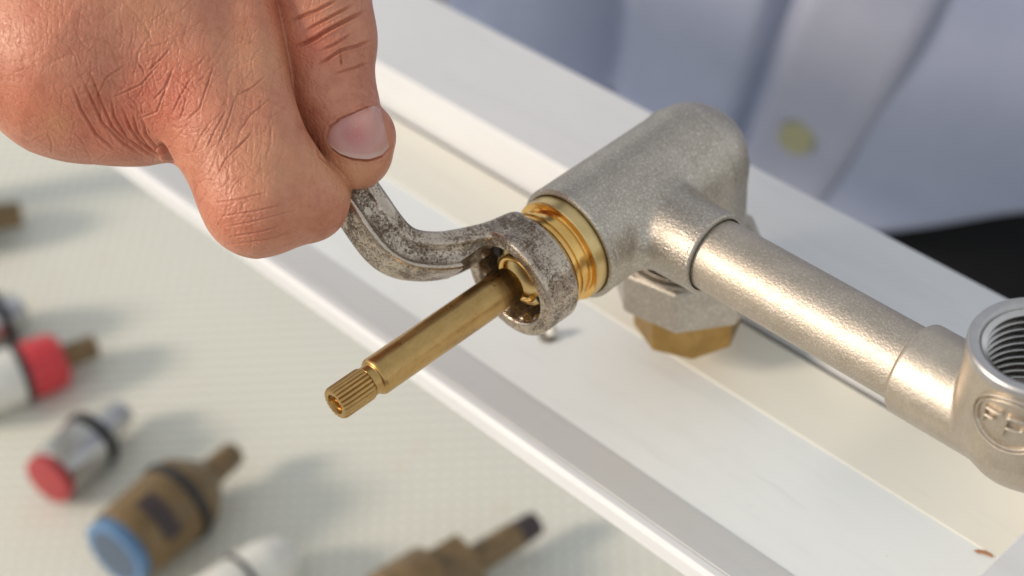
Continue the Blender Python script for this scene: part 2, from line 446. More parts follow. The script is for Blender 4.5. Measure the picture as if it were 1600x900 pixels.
V, F = lathe(rounded([(0, 0), (0, 2.3), (1.2, 2.3), (1.2, 0)], .4), (p[0] - .6, p[1] - 1.0, -60.4), (0, 0, 1), 32); o = build('dark_disc', V, F, GROOVE, fr, True, 40)  # flat dark disc set off-centre under the screw
V, F = lathe(rounded([(0, 0), (0, 1.7), (2.2, 1.5), (2.9, .8), (3.0, 0)], .5), (p[0] - .1, p[1] + .2, -60.2), (0, 0, 1), 32); build('screw', V, F, WHITEP, fr, True, 40)

# ------------------------------------------------------------------ nickel valve bar
YE = 21.3
bar = thing('valve_bar', 'satin nickel valve body on a straight pipe with threaded elbow', 'pipe fitting', (0, 0, 0))
AX = np.array([1.0, 0, 0]); AY = np.array([0, 1.0, 0]); AZ = np.array([0, 0, 1.0])
def body_fn(P):
    d = cylz(P, (0, 0, 0), AY, 13.45, -17.6, YE, 0.6)
    d = smin(d, ball(P, (0, YE, 0), 13.4), 1.0)
    d = smin(d, cylz(P, (0, YE, 0), AZ, 13.3, -23.5, 0, 0.5, -.005), 1.2)
    boss = cylz(P, (0, 0, 0), AX, 9.9, 0, 25.2, 0.4, -.018)
    d = smin(d, boss, 3.2)
    d = smax(d, -cylz(P, (0, 0, 0), AY, 12.35, -30, -12), .3)
    d = smax(d, -cylz(P, (0, 0, 0), AX, 8.55, 15, 40), .2)
    return d
V, F = sdf_mesh(body_fn, (-16, -20, -26), (28, 37, 16), .36)
body = build('valve_body', V, F, NICKEL, bar)
V, F = lathe(rounded([(-18.9, 12.35), (-18.9, 13.0), (-18.4, 13.5), (-17.2, 13.52), (-17.2, 12.35)], .2), (0, 0, 0), AY, 128, closed=True)
build('inlet_rim', V, F, NICKEL, body, True, 45)
V, F = lathe(rounded([(24.6, 8.5), (24.6, 9.5), (25.6, 9.52), (26.0, 9.2), (26.0, 8.55)], .2), (0, 0, 0), AX, 128, closed=True)
build('collar_rim', V, F, NICKEL, body, True, 45)
V, F = lathe([(12, 8.12), (84, 8.12)], (0, 0, 0), AX, 128); build('pipe', V, F, NICKEL_PIPE, bar, True, 45)
# union below the elbow
NC = np.array([-.5, 22.2, 0])
def octnut(name, rad, z0, z1, a0, mat, ch=.6):
    th = np.arange(8) * math.pi / 4 + a0; V = []; F = []
    for z, s_ in ((z0, .97), (z0 + ch, 1), (z1 - ch, 1), (z1, .97)):
        V += [(NC[0] + rad * s_ * math.cos(t), NC[1] + rad * s_ * math.sin(t), z) for t in th]
    for k in range(3):
        for i in range(8):
            j = (i + 1) % 8; F.append((k * 8 + i, k * 8 + j, k * 8 + 8 + j, k * 8 + 8 + i))
    F.append(tuple(range(8))[::-1]); F.append(tuple(range(24, 32)))
    o = build(name, V, F, mat, bar, False); bevel(o, .4, 3); return o
nut = octnut('union_nut', 19.0, -38.2, -25.6, math.radians(-58), NICKEL, .7)
V, F = lathe(rounded([(-26.5, 13.6), (-25.3, 13.6), (-25.3, 14.6), (-26.0, 14.7), (-26.0, 15.5), (-25.3, 15.7), (-25.2, 16.8), (-25.4, 17.1), (-26.5, 17.1)], .2), NC, AZ, 96, closed=True)
build('nut_collar', V, F, NICKEL, nut, True, 45)
octnut('brass_nut', 13.5, -51.6, -38.4, math.radians(-44), BRASS_DULL, .6)
# elbow with threaded socket
EX = 102.5; EZ = 22.5; ER = 13.1
def elbow_fn(P):
    c = cylz(P, (0, 0, 0), AX, 9.9, 76.8, EX, 1.4)
    s = cylz(P, (EX, 0, 0), AZ, ER + .6, 1.5, EZ - .6, .5, -.028)
    s = smin(s, ball(P, (EX, 0, .2), 11.4), 3.0)
    s = smin(s, cylz(P, (0, 0, 0), AX, 9.9, EX, EX + 26, 1.2), 2.0)
    d = smin(c, s, 1.0)
    d = smax(d, -cylz(P, (EX, 0, 0), AZ, 10.6, 0, 40), .25)
    return d
V, F = sdf_mesh(elbow_fn, (74, -17, -17), (131, 17, 25), .4)
elbow = build('elbow', V, F, NICKEL_FINE, bar)
V, F = lathe(rounded([(EZ - 2, 10.55), (EZ - 2, 13.28), (EZ - .5, 13.22), (EZ, 12.8), (EZ, 11.2), (EZ - .8, 10.5)], .2), (EX, 0, 0), AZ, 128, closed=True)
build('socket_rim', V, F, NICKEL_FACE, elbow, True, 45)
prof = [(EZ - .8, 10.75)]; z = EZ - 1.6
while z > 3:
    prof += [(z, 9.5), (z - .35, 9.5), (z - .9, 10.6), (z - 1.25, 10.6)]; z -= 1.8
prof += [(1.5, 10.6), (1.5, 0.01)]
V, F = lathe(prof, (EX, 0, 0), AZ, 96); F = [f[::-1] for f in F[:-2]]
build('socket_thread', V, F, NICKEL_CUT, elbow, True, 50)
# embossed badge: an oval ring with letters, wrapped on the socket
def wrap(u, v, h):
    """u mm round the socket from the badge centre, v mm up, h mm proud"""
    z = BZ + v; rad = ER + .6 - .028 * z
    drop = np.where(z < -3, (z + 3) * .0, 0)
    a = BA + u / rad
    return np.stack([EX + (rad + h) * np.cos(a), (rad + h) * np.sin(a), z + drop], -1)
BA = math.radians(-76); BZ = 13.6
V = []; F = []; n = 96; m = 8
for rx, ry, base in ((7.6, 6.3, 0), (6.7, 5.4, 0)):
    off = len(V)
    for i in range(n):
        t = 2 * math.pi * i / n
        for j in range(m):
            s = 2 * math.pi * j / m; w = .33
            V.append(wrap((rx + w * math.cos(s)) * math.cos(t), (ry + w * math.cos(s)) * math.sin(t), .0 + .75 * math.sin(s)))
    for i in range(n):
        for j in range(m):
            a = off + i * m + j; bq = off + i * m + (j + 1) % m; c = off + ((i + 1) % n) * m + (j + 1) % m; dd = off + ((i + 1) % n) * m + j
            F.append((a, bq, c, dd))
build('badge_ring', np.array(V), F, NICKEL_FINE, elbow)
def stroke(pts, w=.33):
    V = []; F = []; m = 8
    pts = np.array(pts, float); q = [pts[0]]
    for a, bq in zip(pts[:-1], pts[1:]):
        k = max(2, int(np.linalg.norm(bq - a) / .4))
        for s in range(1, k + 1): q.append(a + (bq - a) * s / k)
    q = np.array(q); tan = np.gradient(q, axis=0); tan /= np.linalg.norm(tan, axis=1)[:, None]
    for i, (c, t) in enumerate(zip(q, tan)):
        ww = w * (.55 if i in (0, len(q) - 1) else 1)
        for j in range(m):
            s = 2 * math.pi * j / m
            V.append(wrap(c[0] - t[1] * ww * math.cos(s), c[1] + t[0] * ww * math.cos(s), .1 + .95 * math.sin(s)))
    for i in range(len(q) - 1):
        for j in range(m): F.append((i * m + j, i * m + (j + 1) % m, (i + 1) * m + (j + 1) % m, (i + 1) * m + j))
    F.append(tuple(range(m))[::-1]); F.append(tuple(range((len(q) - 1) * m, len(q) * m)))
    return np.array(V), F
for nm, strokes in (('letter_f', [[(-5.0, -1.6), (-4.7, 2.2), (-1.3, 2.2)], [(-4.85, .4), (-2.6, .4)]]),
                    ('letter_p', [[(-.9, -2.9), (-.45, 2.1), (2.2, 2.1), (2.8, .9), (2.2, -.4), (-.6, -.4)]])):
    VV = []; FF = []
    for st in strokes:
        v, f_ = stroke(st); FF += [tuple(np.array(x) + len(VV)) for x in f_]; VV += list(v)
    build(nm, np.array(VV), FF, NICKEL_FINE, elbow)

# ------------------------------------------------------------------ brass cartridge in the valve body
ct = thing('brass_cartridge', 'brass valve cartridge with long splined stem inside the spanner ring', 'valve cartridge', (0, -18, 0))
prof = rounded([(-36, 0.01), (-36, 3.9), (-42, 4.15), (-74.2, 4.15), (-74.8, 3.8), (-74.9, 3.25), (-76.6, 3.25), (-76.8, 0.01)], .2)
V, F = lathe(prof, (0, 0, 0), AY, 96); build('stem', V, [f[::-1] for f in F], STEM, ct, True, 40)
NT = 22
def spl(k, t, r, th):
    if r < 2.6: return np.full(len(th), r)
    w = (np.abs(((th * NT / (2 * math.pi)) % 1) - .5) * 2)
    return r - .38 * (1 - np.clip(w * 1.5, 0, 1) ** .8) * min(1, (r - 2.6) / .6)
prof = [(-76.4, 3.0), (-76.9, 3.45), (-77.4, 3.6), (-84.2, 3.6), (-84.9, 3.3), (-85.0, 2.5), (-84.9, 2.2), (-84.2, 2.0), (-84.1, 1.55), (-78, 1.5), (-78, .01)]
V, F = lathe(prof, (0, 0, 0), AY, NT * 8, rfun=spl); build('spline_tip', V, [f[::-1] for f in F], STEM, ct, True, 35)
# threads inside the tip hole
prof = [(-83.9 + .35 * k, 1.6 if k % 2 else 1.28) for k in range(16)]
V, F = lathe(prof, (0, 0, 0), AY, 40); build('tip_thread', V, F[:-2], BRASS, ct, True, 50)
V, F = lathe(rounded([(-33.4, 0.01), (-33.4, 6.9), (-33.0, 7.2), (-30, 7.2), (-30, .01)], .3), (0, 0, 0), AY, 96); V = V
plate = build('face_plate', V, F, BRASS_FACE, ct, True, 40)
# retaining clip round the stem on the plate, small hole
V = []; F = []; n = 60; m = 8
for i in range(n):
    t = math.radians(25 + 300 * i / (n - 1))
    for j in range(m):
        s = 2 * math.pi * j / m; r = 5.1 + .7 * math.cos(s); V.append((r * math.cos(t), -34.0 + .55 * math.sin(s), r * math.sin(t)))
for i in range(n - 1):
    for j in range(m): F.append((i * m + j, (i + 1) * m + j, (i + 1) * m + (j + 1) % m, i * m + (j + 1) % m))
F.append(tuple(range(m))); F.append(tuple(range((n - 1) * m, n * m))[::-1])
build('clip', V, F, BRASS, ct, True, 50)
V, F = lathe([(-33.75, .5), (-33.75, .95), (-33.2, .95), (-33.2, .5)], (6.0, 0, -2.6), AY, 24, closed=True); build('pin_hole', V, F, SLOT, ct)
V, F = box((-6.9, -34.1, 3.1), (-5.2, -33.5, 6.4)); ang = 0; o = build('clip_slot', V, F, SLOT, ct, False)
th = np.arange(6) * math.pi / 3 + .26
V = [(8.5 * math.cos(t), y, 8.5 * math.sin(t)) for y in (-31.2, -27.0) for t in th]
F = [(i, (i + 1) % 6, 6 + (i + 1) % 6, 6 + i) for i in range(6)] + [tuple(range(6))[::-1], tuple(range(6, 12))]
o = build('hexagon', V, F, BRASS_DULL, ct, False); bevel(o, .3)
prof = [(-28.6, 9.0), (-28.6, 10.6), (-28.3, 10.9), (-27.2, 10.9), (-27.0, 11.25), (-26.5, 11.25), (-26.3, 10.95), (-25.9, 10.95), (-25.7, 11.35), (-25.2, 11.35), (-25.0, 10.9),
        (-24.8, 10.4), (-22.5, 10.4), (-22.3, 10.6), (-22.25, 11.4), (-22.1, 11.8)]
V, F = lathe(prof, (0, 0, 0), AY, 128); build('threaded_sleeve', V, F, BRASS, ct, True, 30)
V, F = lathe(rounded([(-22.1, 11.2), (-22.1, 11.8), (-21.8, 12.1), (-16, 12.1), (-16, 11.2)], .15), (0, 0, 0), AY, 128, closed=True); build('shoulder_ring', V, F, BRASS_FACE, ct, True, 40)
V, F = lathe([(-19, 0.01), (-19, 11), (8, 9), (8, .01)], (0, 0, 0), AY, 48); build('inner_barrel', V, F, BRASS_DULL, ct, True, 40)

# ------------------------------------------------------------------ ring spanner
def catmull(pts, k=9):
    pts = np.array(pts, float); P = np.vstack([2 * pts[0] - pts[1], pts, 2 * pts[-1] - pts[-2]]); out = []
    for i in range(1, len(P) - 2):
        for s in range(k):
            t = s / k; a, b_, c, d = P[i - 1], P[i], P[i + 1], P[i + 2]
            out.append(.5 * ((2 * b_) + (-a + c) * t + (2 * a - 5 * b_ + 4 * c - d) * t * t + (-a + 3 * b_ - 3 * c + d) * t ** 3))
    out.append(P[-2]); return np.array(out)
hp = [W(800, 372, 371), W(738, 390, 366.5), W(668, 401, 361.5), W(613, 386, 358.5), W(563, 322, 357), W(520, 257, 357), W(443, 128, 356.5), W(273, -125, 355.5), W(140, -322, 354.5)]
SP = catmull(hp); STAN = np.gradient(SP, axis=0); STAN /= np.linalg.norm(STAN, axis=1)[:, None]
hd = nrm(hp[-1] - hp[5]); WV = nrm(np.cross(hd, AY)); 
if WV[0] < 0: WV = -WV
SW = np.array([nrm(WV - (WV @ t) * t) for t in STAN]); SN = np.cross(STAN, SW)
if SN[60] @ AY > 0: SN = -SN          # SN points to the camera side (-Y)
SL = np.concatenate([[0], np.cumsum(np.linalg.norm(np.diff(SP, axis=0), axis=1))])
def spanner_fn(P):
    best = np.full(len(P), 1e9); bi = np.zeros(len(P), int)
    for i in range(len(SP)):
        d = ((P - SP[i]) ** 2).sum(1); m = d < best; best[m] = d[m]; bi[m] = i
    q = P - SP[bi]; t = (q * STAN[bi]).sum(1)
    j = np.clip(bi + np.sign(t).astype(int), 0, len(SP) - 1)
    seg = np.linalg.norm(SP[j] - SP[bi], axis=1); fr_ = np.where(seg > 0, np.clip(np.abs(t) / np.maximum(seg, 1e-6), 0, 1), 0)[:, None]
    ctr = SP[bi] + (SP[j] - SP[bi]) * fr_; w = SW[bi] * (1 - fr_) + SW[j] * fr_; nn = SN[bi] * (1 - fr_) + SN[j] * fr_; tt = STAN[bi] * (1 - fr_) + STAN[j] * fr_
    q = P - ctr; a = (q * w).sum(1); bb = (q * nn).sum(1); over = (q * tt).sum(1)
    A = 6.1; B = 4.4
    e = ((np.abs(a) / A) ** 5 + (np.abs(bb) / B) ** 5) ** (1 / 5)
    d = (e - 1) * 5.2
    d = np.where((bi == 0) | (bi == len(SP) - 1), np.maximum(d, np.abs(over) - .5), d)
    # shallow groove along the camera side
    groove = np.sqrt((a - 6.9) ** 2 + (bb - 1.5) ** 2) - 2.5
    d = smax(d, -groove, .5)
    # ring
    rho = np.sqrt(P[:, 0] ** 2 + P[:, 2] ** 2); y = P[:, 1]; th = np.arctan2(P[:, 2], P[:, 0])
    r0, r1, y0, y1, rd = 8.2, 12.7, -37.0, -28.0, 1.0
    dx = np.abs(rho - (r0 + r1) / 2) - (r1 - r0) / 2 + rd; dy = np.abs(y - (y0 + y1) / 2) - (y1 - y0) / 2 + rd
    ring = np.minimum(np.maximum(dx, dy), 0) + np.sqrt(np.maximum(dx, 0) ** 2 + np.maximum(dy, 0) ** 2) - rd
    d = smin(d, ring, 2.2)
    tri = np.abs(((th * 12 / (2 * np.pi)) % 1) - .5) * 2
    hole = np.maximum(rho - (8.5 + 1.35 * tri), np.maximum(-36.0 - y, y + 22))
    lip = np.maximum(rho - (9.7 - .45 * np.clip(y + 37.2, -1, 2)), np.maximum(-45 - y, y + 35.9))
    d = smax(d, -hole, .12); d = smax(d, -lip, .4)
    return d
lo = np.min(np.vstack([SP, [[-14, -38, -14]]]), 0) - 8; hi = np.max(np.vstack([SP, [[14, -27, 14]]]), 0) + 8
V, F = sdf_mesh(spanner_fn, lo, hi, .46, 1)
spn = build('ring_spanner', V, F, STEEL)
spn['label'] = 'worn rust-speckled cranked ring spanner gripped by the hand'; spn['category'] = 'spanner'

# ------------------------------------------------------------------ person: hand, shirt, trousers
per = thing('person', 'person in pale blue shirt and black trousers gripping the spanner with one hand', 'person', (-150, 330, -1005))
def hand_groups(P):
    c = lambda a, b, ra, rb: cone(P, W(*a), W(*b), ra, rb)
    # index finger and back of the hand
    ix = c((300, 82, 348), (408, 308, 344), 13.4, 11.3)
    ix = smin(ix, c((406, 311, 344), (482, 316, 348), 11.0, 7.4), 4)
    ix = smin(ix, c((482, 316, 348), (530, 262, 366), 7.4, 6.4), 3)
    kn = smin(c((132, 88, 352), (214, 138, 352), 20.2, 15.9), c((132, 88, 352), (250, -30, 354), 20.2, 19), 5)
    ix = smin(ix, kn, 7)
    ix = smin(ix, c((380, 190, 353), (430, 60, 357), 9.5, 9.5), 5)
    ix = smin(ix, c((372, -60, 347), (424, 232, 341), 5.6, 6.0), 4)
    ix = smin(ix, c((417, 190, 342), (455, 260, 342), 5.4, 5.4), 3)
    ix = smin(ix, c((455, 260, 342), (490, 305, 345), 5.4, 6), 3)
    # palm block
    pl = smin(c((130, 60, 358), (150, -330, 358), 23, 25), c((250, -40, 356), (260, -330, 352), 20, 22), 10)
    pl = smin(pl, c((200, 0, 385), (190, -330, 378), 20, 22), 10)
    pl = smin(pl, c((180, -330, 362), (110, -560, 356), 25, 24), 14)
    ix = smin(ix, pl, 8)
    # thumb
    tb = c((380, -230, 350), (490, -70, 354), 14, 11.4)
    tb = smin(tb, c((490, -70, 354), (507, 62, 355), 11.2, 10.4), 3)
    tb = smin(tb, c((507, 62, 355), (520, 150, 354), 10.0, 8.5), 3)
    tb = smin(tb, c((520, 150, 354), (556, 225, 351), 8.3, 7.3), 3)
    tb = smin(tb, c((556, 225, 351), (557, 242, 351), 7.4, 7.0), 2)
    tb = smin(tb, ball(P, W(580, 203, 349), 4.0), 3.5)
    tb = smin(tb, c((490, 50, 358), (503, 165, 357), 9.4, 8.6), 2)
    tb = smin(tb, c((503, 165, 357), (522, 218, 356), 8.6, 7.8), 2)
    web = c((330, -90, 356), (430, -110, 352), 17, 12)
    # other fingers round the handle, behind the index
    of = None
    for k, (dx, dy) in enumerate(((-78, -108), (-152, -216), (-222, -318))):
        s = 1 - .06 * k
        a = c((330 + dx, 120 + dy, 372), (392 + dx, 300 + dy, 372), 11 * s, 10 * s)
        a = smin(a, c((392 + dx, 300 + dy, 372), (500 + dx, 320 + dy, 376), 9.6 * s, 8.6 * s), 3)
        a = smin(a, c((500 + dx, 320 + dy, 376), (560 + dx, 230 + dy, 382), 8.2 * s, 6.8 * s), 3)
        of = a if of is None else smin(of, a, .6)
    return ix, tb, web, of
WR = W(110, -560, 356)
SH = np.array([-300., 280., 330.])
v = SH - WR; dl = np.linalg.norm(v); aa = (250 ** 2 - 300 ** 2 + dl ** 2) / (2 * dl); hh = math.sqrt(max(0, 250 ** 2 - aa ** 2))
pole = np.array([-.3, .5, .8]); vh = v / dl; pole = nrm(pole - (pole @ vh) * vh)
EL = WR + vh * aa + pole * hh
fdir = nrm(EL - WR)
def hand_fn(P):
    ix, tb, web, of = hand_groups(P)
    d = smin(ix, of, 1.0)
    d = smin(d, web, 8)
    d = smin(d, tb, .7)
    far = smin(tb, web, 9)
    d = np.minimum(d, smin(far, ix, .7))
    fa = cone(P, WR, WR + fdir * 130, 24.5, 32)
    d = smin(d, fa, 10)
    return d
lo = np.min([W(-20, -100, 352), W(560, 300, 352), W(100, 400, 352), W(600, -100, 352), WR + fdir * 130, WR, W(300, 300, 390)], 0) - 40
hi = np.max([W(-20, -100, 352), W(560, 300, 352), W(100, 400, 352), W(600, -100, 352), WR + fdir * 130, WR, W(300, 300, 390)], 0) + 40
V, F = sdf_mesh(hand_fn, lo, hi, .72)
def view_of(V, G):
    d_ = C - V; return (G * d_ / np.linalg.norm(d_, axis=1)[:, None]).sum(1)
_, G = grad(hand_fn, V, .1); G /= np.maximum(np.linalg.norm(G, axis=1), 1e-6)[:, None]
PX, PY = proj(V); dep = -((V - C) @ R.T)[:, 2]
ok = (view_of(V, G) > -.2) & (dep < 374) & (PX > -45) & (PX < 645) & (PY > -45) & (PY < 425)
sel = np.where(ok[F].all(1))[0]
for _ in range(2): V, F, sel = subdivide(V, F, sel)
fine = np.unique(F[sel]); dv, gv = grad(hand_fn, V[fine], .06); V[fine] -= np.clip(dv, -.2, .2)[:, None] * gv / np.maximum((gv * gv).sum(1), .3)[:, None]
fn_ = np.cross(V[F[:, 2]] - V[F[:, 0]], V[F[:, 3]] - V[F[:, 1]]); G = np.zeros_like(V)
for k in range(4):
    for ax in range(3): G[:, ax] += np.bincount(F[:, k], fn_[:, ax], len(V))
G /= np.maximum(np.linalg.norm(G, axis=1), 1e-9)[:, None]
PX, PY = proj(V); facing = view_of(V, G); dep = -((V - C) @ R.T)[:, 2]
vis = np.where((facing > .02) & (dep < 372), np.clip(facing * 4, 0, 1), 0)
CREASES = []   # polyline in picture pixels, width px, depth mm
def cr(w, d, *pts): CREASES.append((w, d, np.array(pts, float)))
cr(2.6, .75, (457, 75), (475, 68), (494, 59), (511, 48), (542, 31), (572, 17)); cr(2.2, .5, (494, 103), (513, 92), (532, 79), (559, 72), (584, 62))
cr(2.2, .45, (449, 34), (494, 17), (530, -2)); cr(1.8, .3, (532, 79), (534, 104)); cr(1.8, .3, (520, 116), (560, 104), (580, 98)); cr(2, .35, (500, 80), (523, 70), (550, 52))
cr(2.0, .55, (509, 214), (514, 200), (530, 186), (552, 177), (572, 168), (594, 162)); cr(2.2, .7, (511, 216), (518, 230), (534, 241), (552, 248), (574, 250), (596, 244), (612, 228)); cr(2.0, .3, (494, 222), (500, 245), (520, 262))
cr(2, .4, (470, 52), (510, 30), (556, 5))
for pts in ([(128, 121), (142, 153), (160, 192), (192, 224), (228, 246)], [(174, 153), (178, 182), (199, 217), (231, 239), (255, 250)], [(192, 171), (203, 200), (221, 224), (256, 246)],
            [(224, 189), (228, 210), (245, 231), (260, 231)], [(140, 110), (158, 160), (176, 200), (210, 232)], [(208, 178), (214, 206), (236, 236), (264, 250)], [(112, 130), (126, 170), (150, 210), (185, 238)]):
    cr(1.8, .36, *pts)
cr(4.2, 1.3, (247, 222), (256, 233), (268, 255), (283, 278))
for pts in ([(249, 100), (221, 132), (176, 153)], [(270, 110), (256, 146), (245, 175), (213, 188)], [(199, 100), (165, 122), (153, 150), (155, 171)], [(267, 75), (252, 92), (230, 112)],
            [(272, 104), (256, 139), (236, 160)], [(291, 149), (287, 170), (280, 190)], [(333, 107), (320, 145), (312, 170), (290, 190)], [(368, 149), (357, 187), (341, 227)], [(416, 117), (395, 136), (371, 149)],
            [(424, 153), (392, 179), (373, 208)], [(395, 205), (368, 235)], [(355, 170), (335, 205), (322, 235)], [(330, 190), (312, 215), (300, 245)], [(385, 215), (352, 250), (336, 280)], [(300, 120), (282, 150), (268, 180)]):
    cr(1.4, .2, *pts)
for pts in ([(350, 384), (420, 374), (470, 358)], [(342, 357), (397, 346), (470, 326)], [(336, 340), (400, 330), (450, 318)], [(352, 372), (410, 362), (440, 352)], [(330, 318), (372, 312), (420, 300)]):
    cr(1.4, .17, *pts)
def rand_creases(n, x0, x1, y0, y1, ang, spread, L, d, w=1.6):
    for _ in range(n):
        x = (x0 + x1) / 2 + np.clip(RNG.normal(), -2, 2) * (x1 - x0) * .34; y = (y0 + y1) / 2 + np.clip(RNG.normal(), -2, 2) * (y1 - y0) * .34; a = math.radians(ang + RNG.normal() * spread); l = L * RNG.uniform(.5, 1.4); bend = RNG.normal() * .25
        pts = []
        for s in np.linspace(-.5, .5, 5):
            aa_ = a + bend * s * 2; pts.append((x + math.cos(aa_) * l * s + RNG.normal() * 1.2, y + math.sin(aa_) * l * s + RNG.normal() * 1.2))
        cr(w * RNG.uniform(.7, 1.2), d * RNG.uniform(.05, .33), *pts)
rand_creases(120, 285, 440, 150, 310, 116, 18, 42, .26)
rand_creases(110, 110, 270, 60, 235, 66, 20, 44, .28)
rand_creases(80, 180, 400, 10, 150, 128, 20, 46, .22)
rand_creases(35, 20, 140, 60, 210, 35, 35, 40, .12)
rand_creases(220, 40, 460, 10, 350, 112, 35, 22, .24, 1.1); rand_creases(120, 20, 300, 20, 230, 50, 35, 24, .2, 1.1)
rand_creases(34, 330, 470, 300, 380, -14, 10, 50, .15)
rand_creases(26, 450, 580, 20, 130, -28, 16, 40, .17)
rand_creases(26, 0, 200, -20, 90, 40, 40, 50, .12)
sel = np.where((vis > 0) & (PX > -30) & (PX < 640) & (PY > -40) & (PY < 420))[0]
disp = np.zeros(len(V)); sx, sy = PX[sel], PY[sel]; dsel = np.zeros(len(sel))
for w, d, pts in CREASES:
    x0, y0 = pts.min(0) - 4 * w; x1, y1 = pts.max(0) + 4 * w
    m = np.where((sx > x0) & (sx < x1) & (sy > y0) & (sy < y1))[0]
    if not len(m): continue
    L = np.concatenate([[0], np.cumsum(np.linalg.norm(np.diff(pts, axis=0), axis=1))]); best = np.full(len(m), 1e9); fade = np.zeros(len(m))
    for k in range(len(pts) - 1):
        a, b_ = pts[k], pts[k + 1]; dd = b_ - a; q = np.stack([sx[m], sy[m]], 1) - a
        t = np.clip(q @ dd / (dd @ dd), 0, 1); ds = np.hypot(*(q - t[:, None] * dd).T); u = (L[k] + t * (L[k + 1] - L[k])) / L[-1]
        mm = ds < best; best[mm] = ds[mm]; fade[mm] = np.clip(np.minimum(u, 1 - u)[mm] * 5, .12, 1)
    r_ = best / w
    dsel[m] += d * fade * (-np.exp(-r_ ** 2 * .9) + .26 * np.exp(-((r_ - 2.0) ** 2) * 1.1))
disp[sel] = dsel * vis[sel]
# nail bed: fold round the nail
top = np.array([(510, 212), (519, 196), (534, 186), (552, 178), (570, 170), (586, 164), (597, 166)], float)
bot = np.array([(510, 214), (518, 228), (534, 240), (552, 246), (574, 248), (594, 242), (611, 226)], float)
def edge(pts, u):
    x = np.linspace(0, 1, len(pts)); return np.stack([np.interp(u, x, pts[:, 0]), np.interp(u, x, pts[:, 1])], -1)
Vd = V + G * disp[:, None]
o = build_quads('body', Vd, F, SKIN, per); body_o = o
def blob(x, y, r): return np.exp(-((PX - x) ** 2 + (PY - y) ** 2) / (r * r))
red = .75 * blob(255, 150, 75) + .5 * blob(150, 210, 60) + .8 * blob(490, 70, 36) + .35 * blob(40, 160, 60) + .3 * blob(360, 330, 60) + .35 * blob(430, 20, 40) + .25 * blob(60, 40, 60)
pale = .9 * blob(552, 272, 34) + .5 * blob(425, 260, 55) + .45 * blob(400, 90, 60) + .5 * blob(505, 250, 28) + .35 * blob(240, 20, 50) + .5 * blob(90, 195, 22)
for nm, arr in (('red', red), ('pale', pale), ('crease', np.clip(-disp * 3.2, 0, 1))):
    at_ = o.data.attributes.new(nm, 'FLOAT', 'POINT'); at_.data.foreach_set('value', np.clip(arr, 0, 1).astype(np.float32))
# thumb nail: traced onto the thumb, then raised as a curved plate
NU, NV = 26, 18
uu, vv_ = np.meshgrid(np.linspace(0, 1, NU), np.linspace(0, 1, NV), indexing='ij')
uu = uu.ravel(); vv_ = vv_.ravel()
px = edge(top, uu) * (1 - vv_[:, None]) + edge(bot, uu) * vv_[:, None]
def thumb_fn(P): return hand_groups(P)[1]
pt = np.array([W(x, y, 320) for x, y in px]); dr = np.array([nrm(W(x, y, 330) - W(x, y, 320)) for x, y in px])
bestp = pt.copy(); bestd = thumb_fn(pt)
for _ in range(60):
    dd = thumb_fn(pt); m = dd < bestd; bestp[m] = pt[m]; bestd[m] = dd[m]
    pt = pt + dr * np.clip(dd, 0, 3)[:, None] * .9
dn, gn = grad(thumb_fn, bestp, .1); gn /= np.linalg.norm(gn, axis=1)[:, None]
bestp = bestp - gn * dn[:, None]
rim = np.minimum(np.minimum(uu, 1 - uu) * 5, np.minimum(vv_ * 4, 1.0)); rim = np.clip(rim, 0, 1)
prox = np.clip(1 - vv_ * 3, 0, 1)
hgt = -.3 + .5 * np.sqrt(rim) + .15 * vv_ + .3 * np.sin(np.pi * uu)
top_v = bestp + gn * hgt[:, None]; bot_v = bestp - gn * .6
V = np.vstack([top_v, bot_v]); F = []; nn_ = NU * NV
for i in range(NU - 1):
    for j in range(NV - 1):
        a = i * NV + j; q = (a, a + 1, a + NV + 1, a + NV); F.append(q); F.append(tuple(nn_ + np.array(q[::-1])))
per_ = [i * NV for i in range(NU)] + [(NU - 1) * NV + j for j in range(1, NV)] + [i * NV + NV - 1 for i in range(NU - 2, -1, -1)] + [j for j in range(NV - 2, 0, -1)]
for k in range(len(per_)):
    a, b_ = per_[k], per_[(k + 1) % len(per_)]; F.append((a, b_, nn_ + b_, nn_ + a))
no = build('thumb_nail', V, F, NAIL, body_o, True, 50)
at_ = no.data.attributes.new('free', 'FLOAT', 'POINT'); at_.data.foreach_set('value', np.tile(np.clip((vv_ - .9) * 8, 0, .4), 2).astype(np.float32))
NX, NY = proj(V); at_ = no.data.attributes.new('red', 'FLOAT', 'POINT')
at_.data.foreach_set('value', np.clip(.85 * np.exp(-((NX - 557) ** 2 + (NY - 213) ** 2) / 20 ** 2) + .3 * np.exp(-((NX - 535) ** 2 + (NY - 205) ** 2) / 18 ** 2), 0, 1).astype(np.float32))

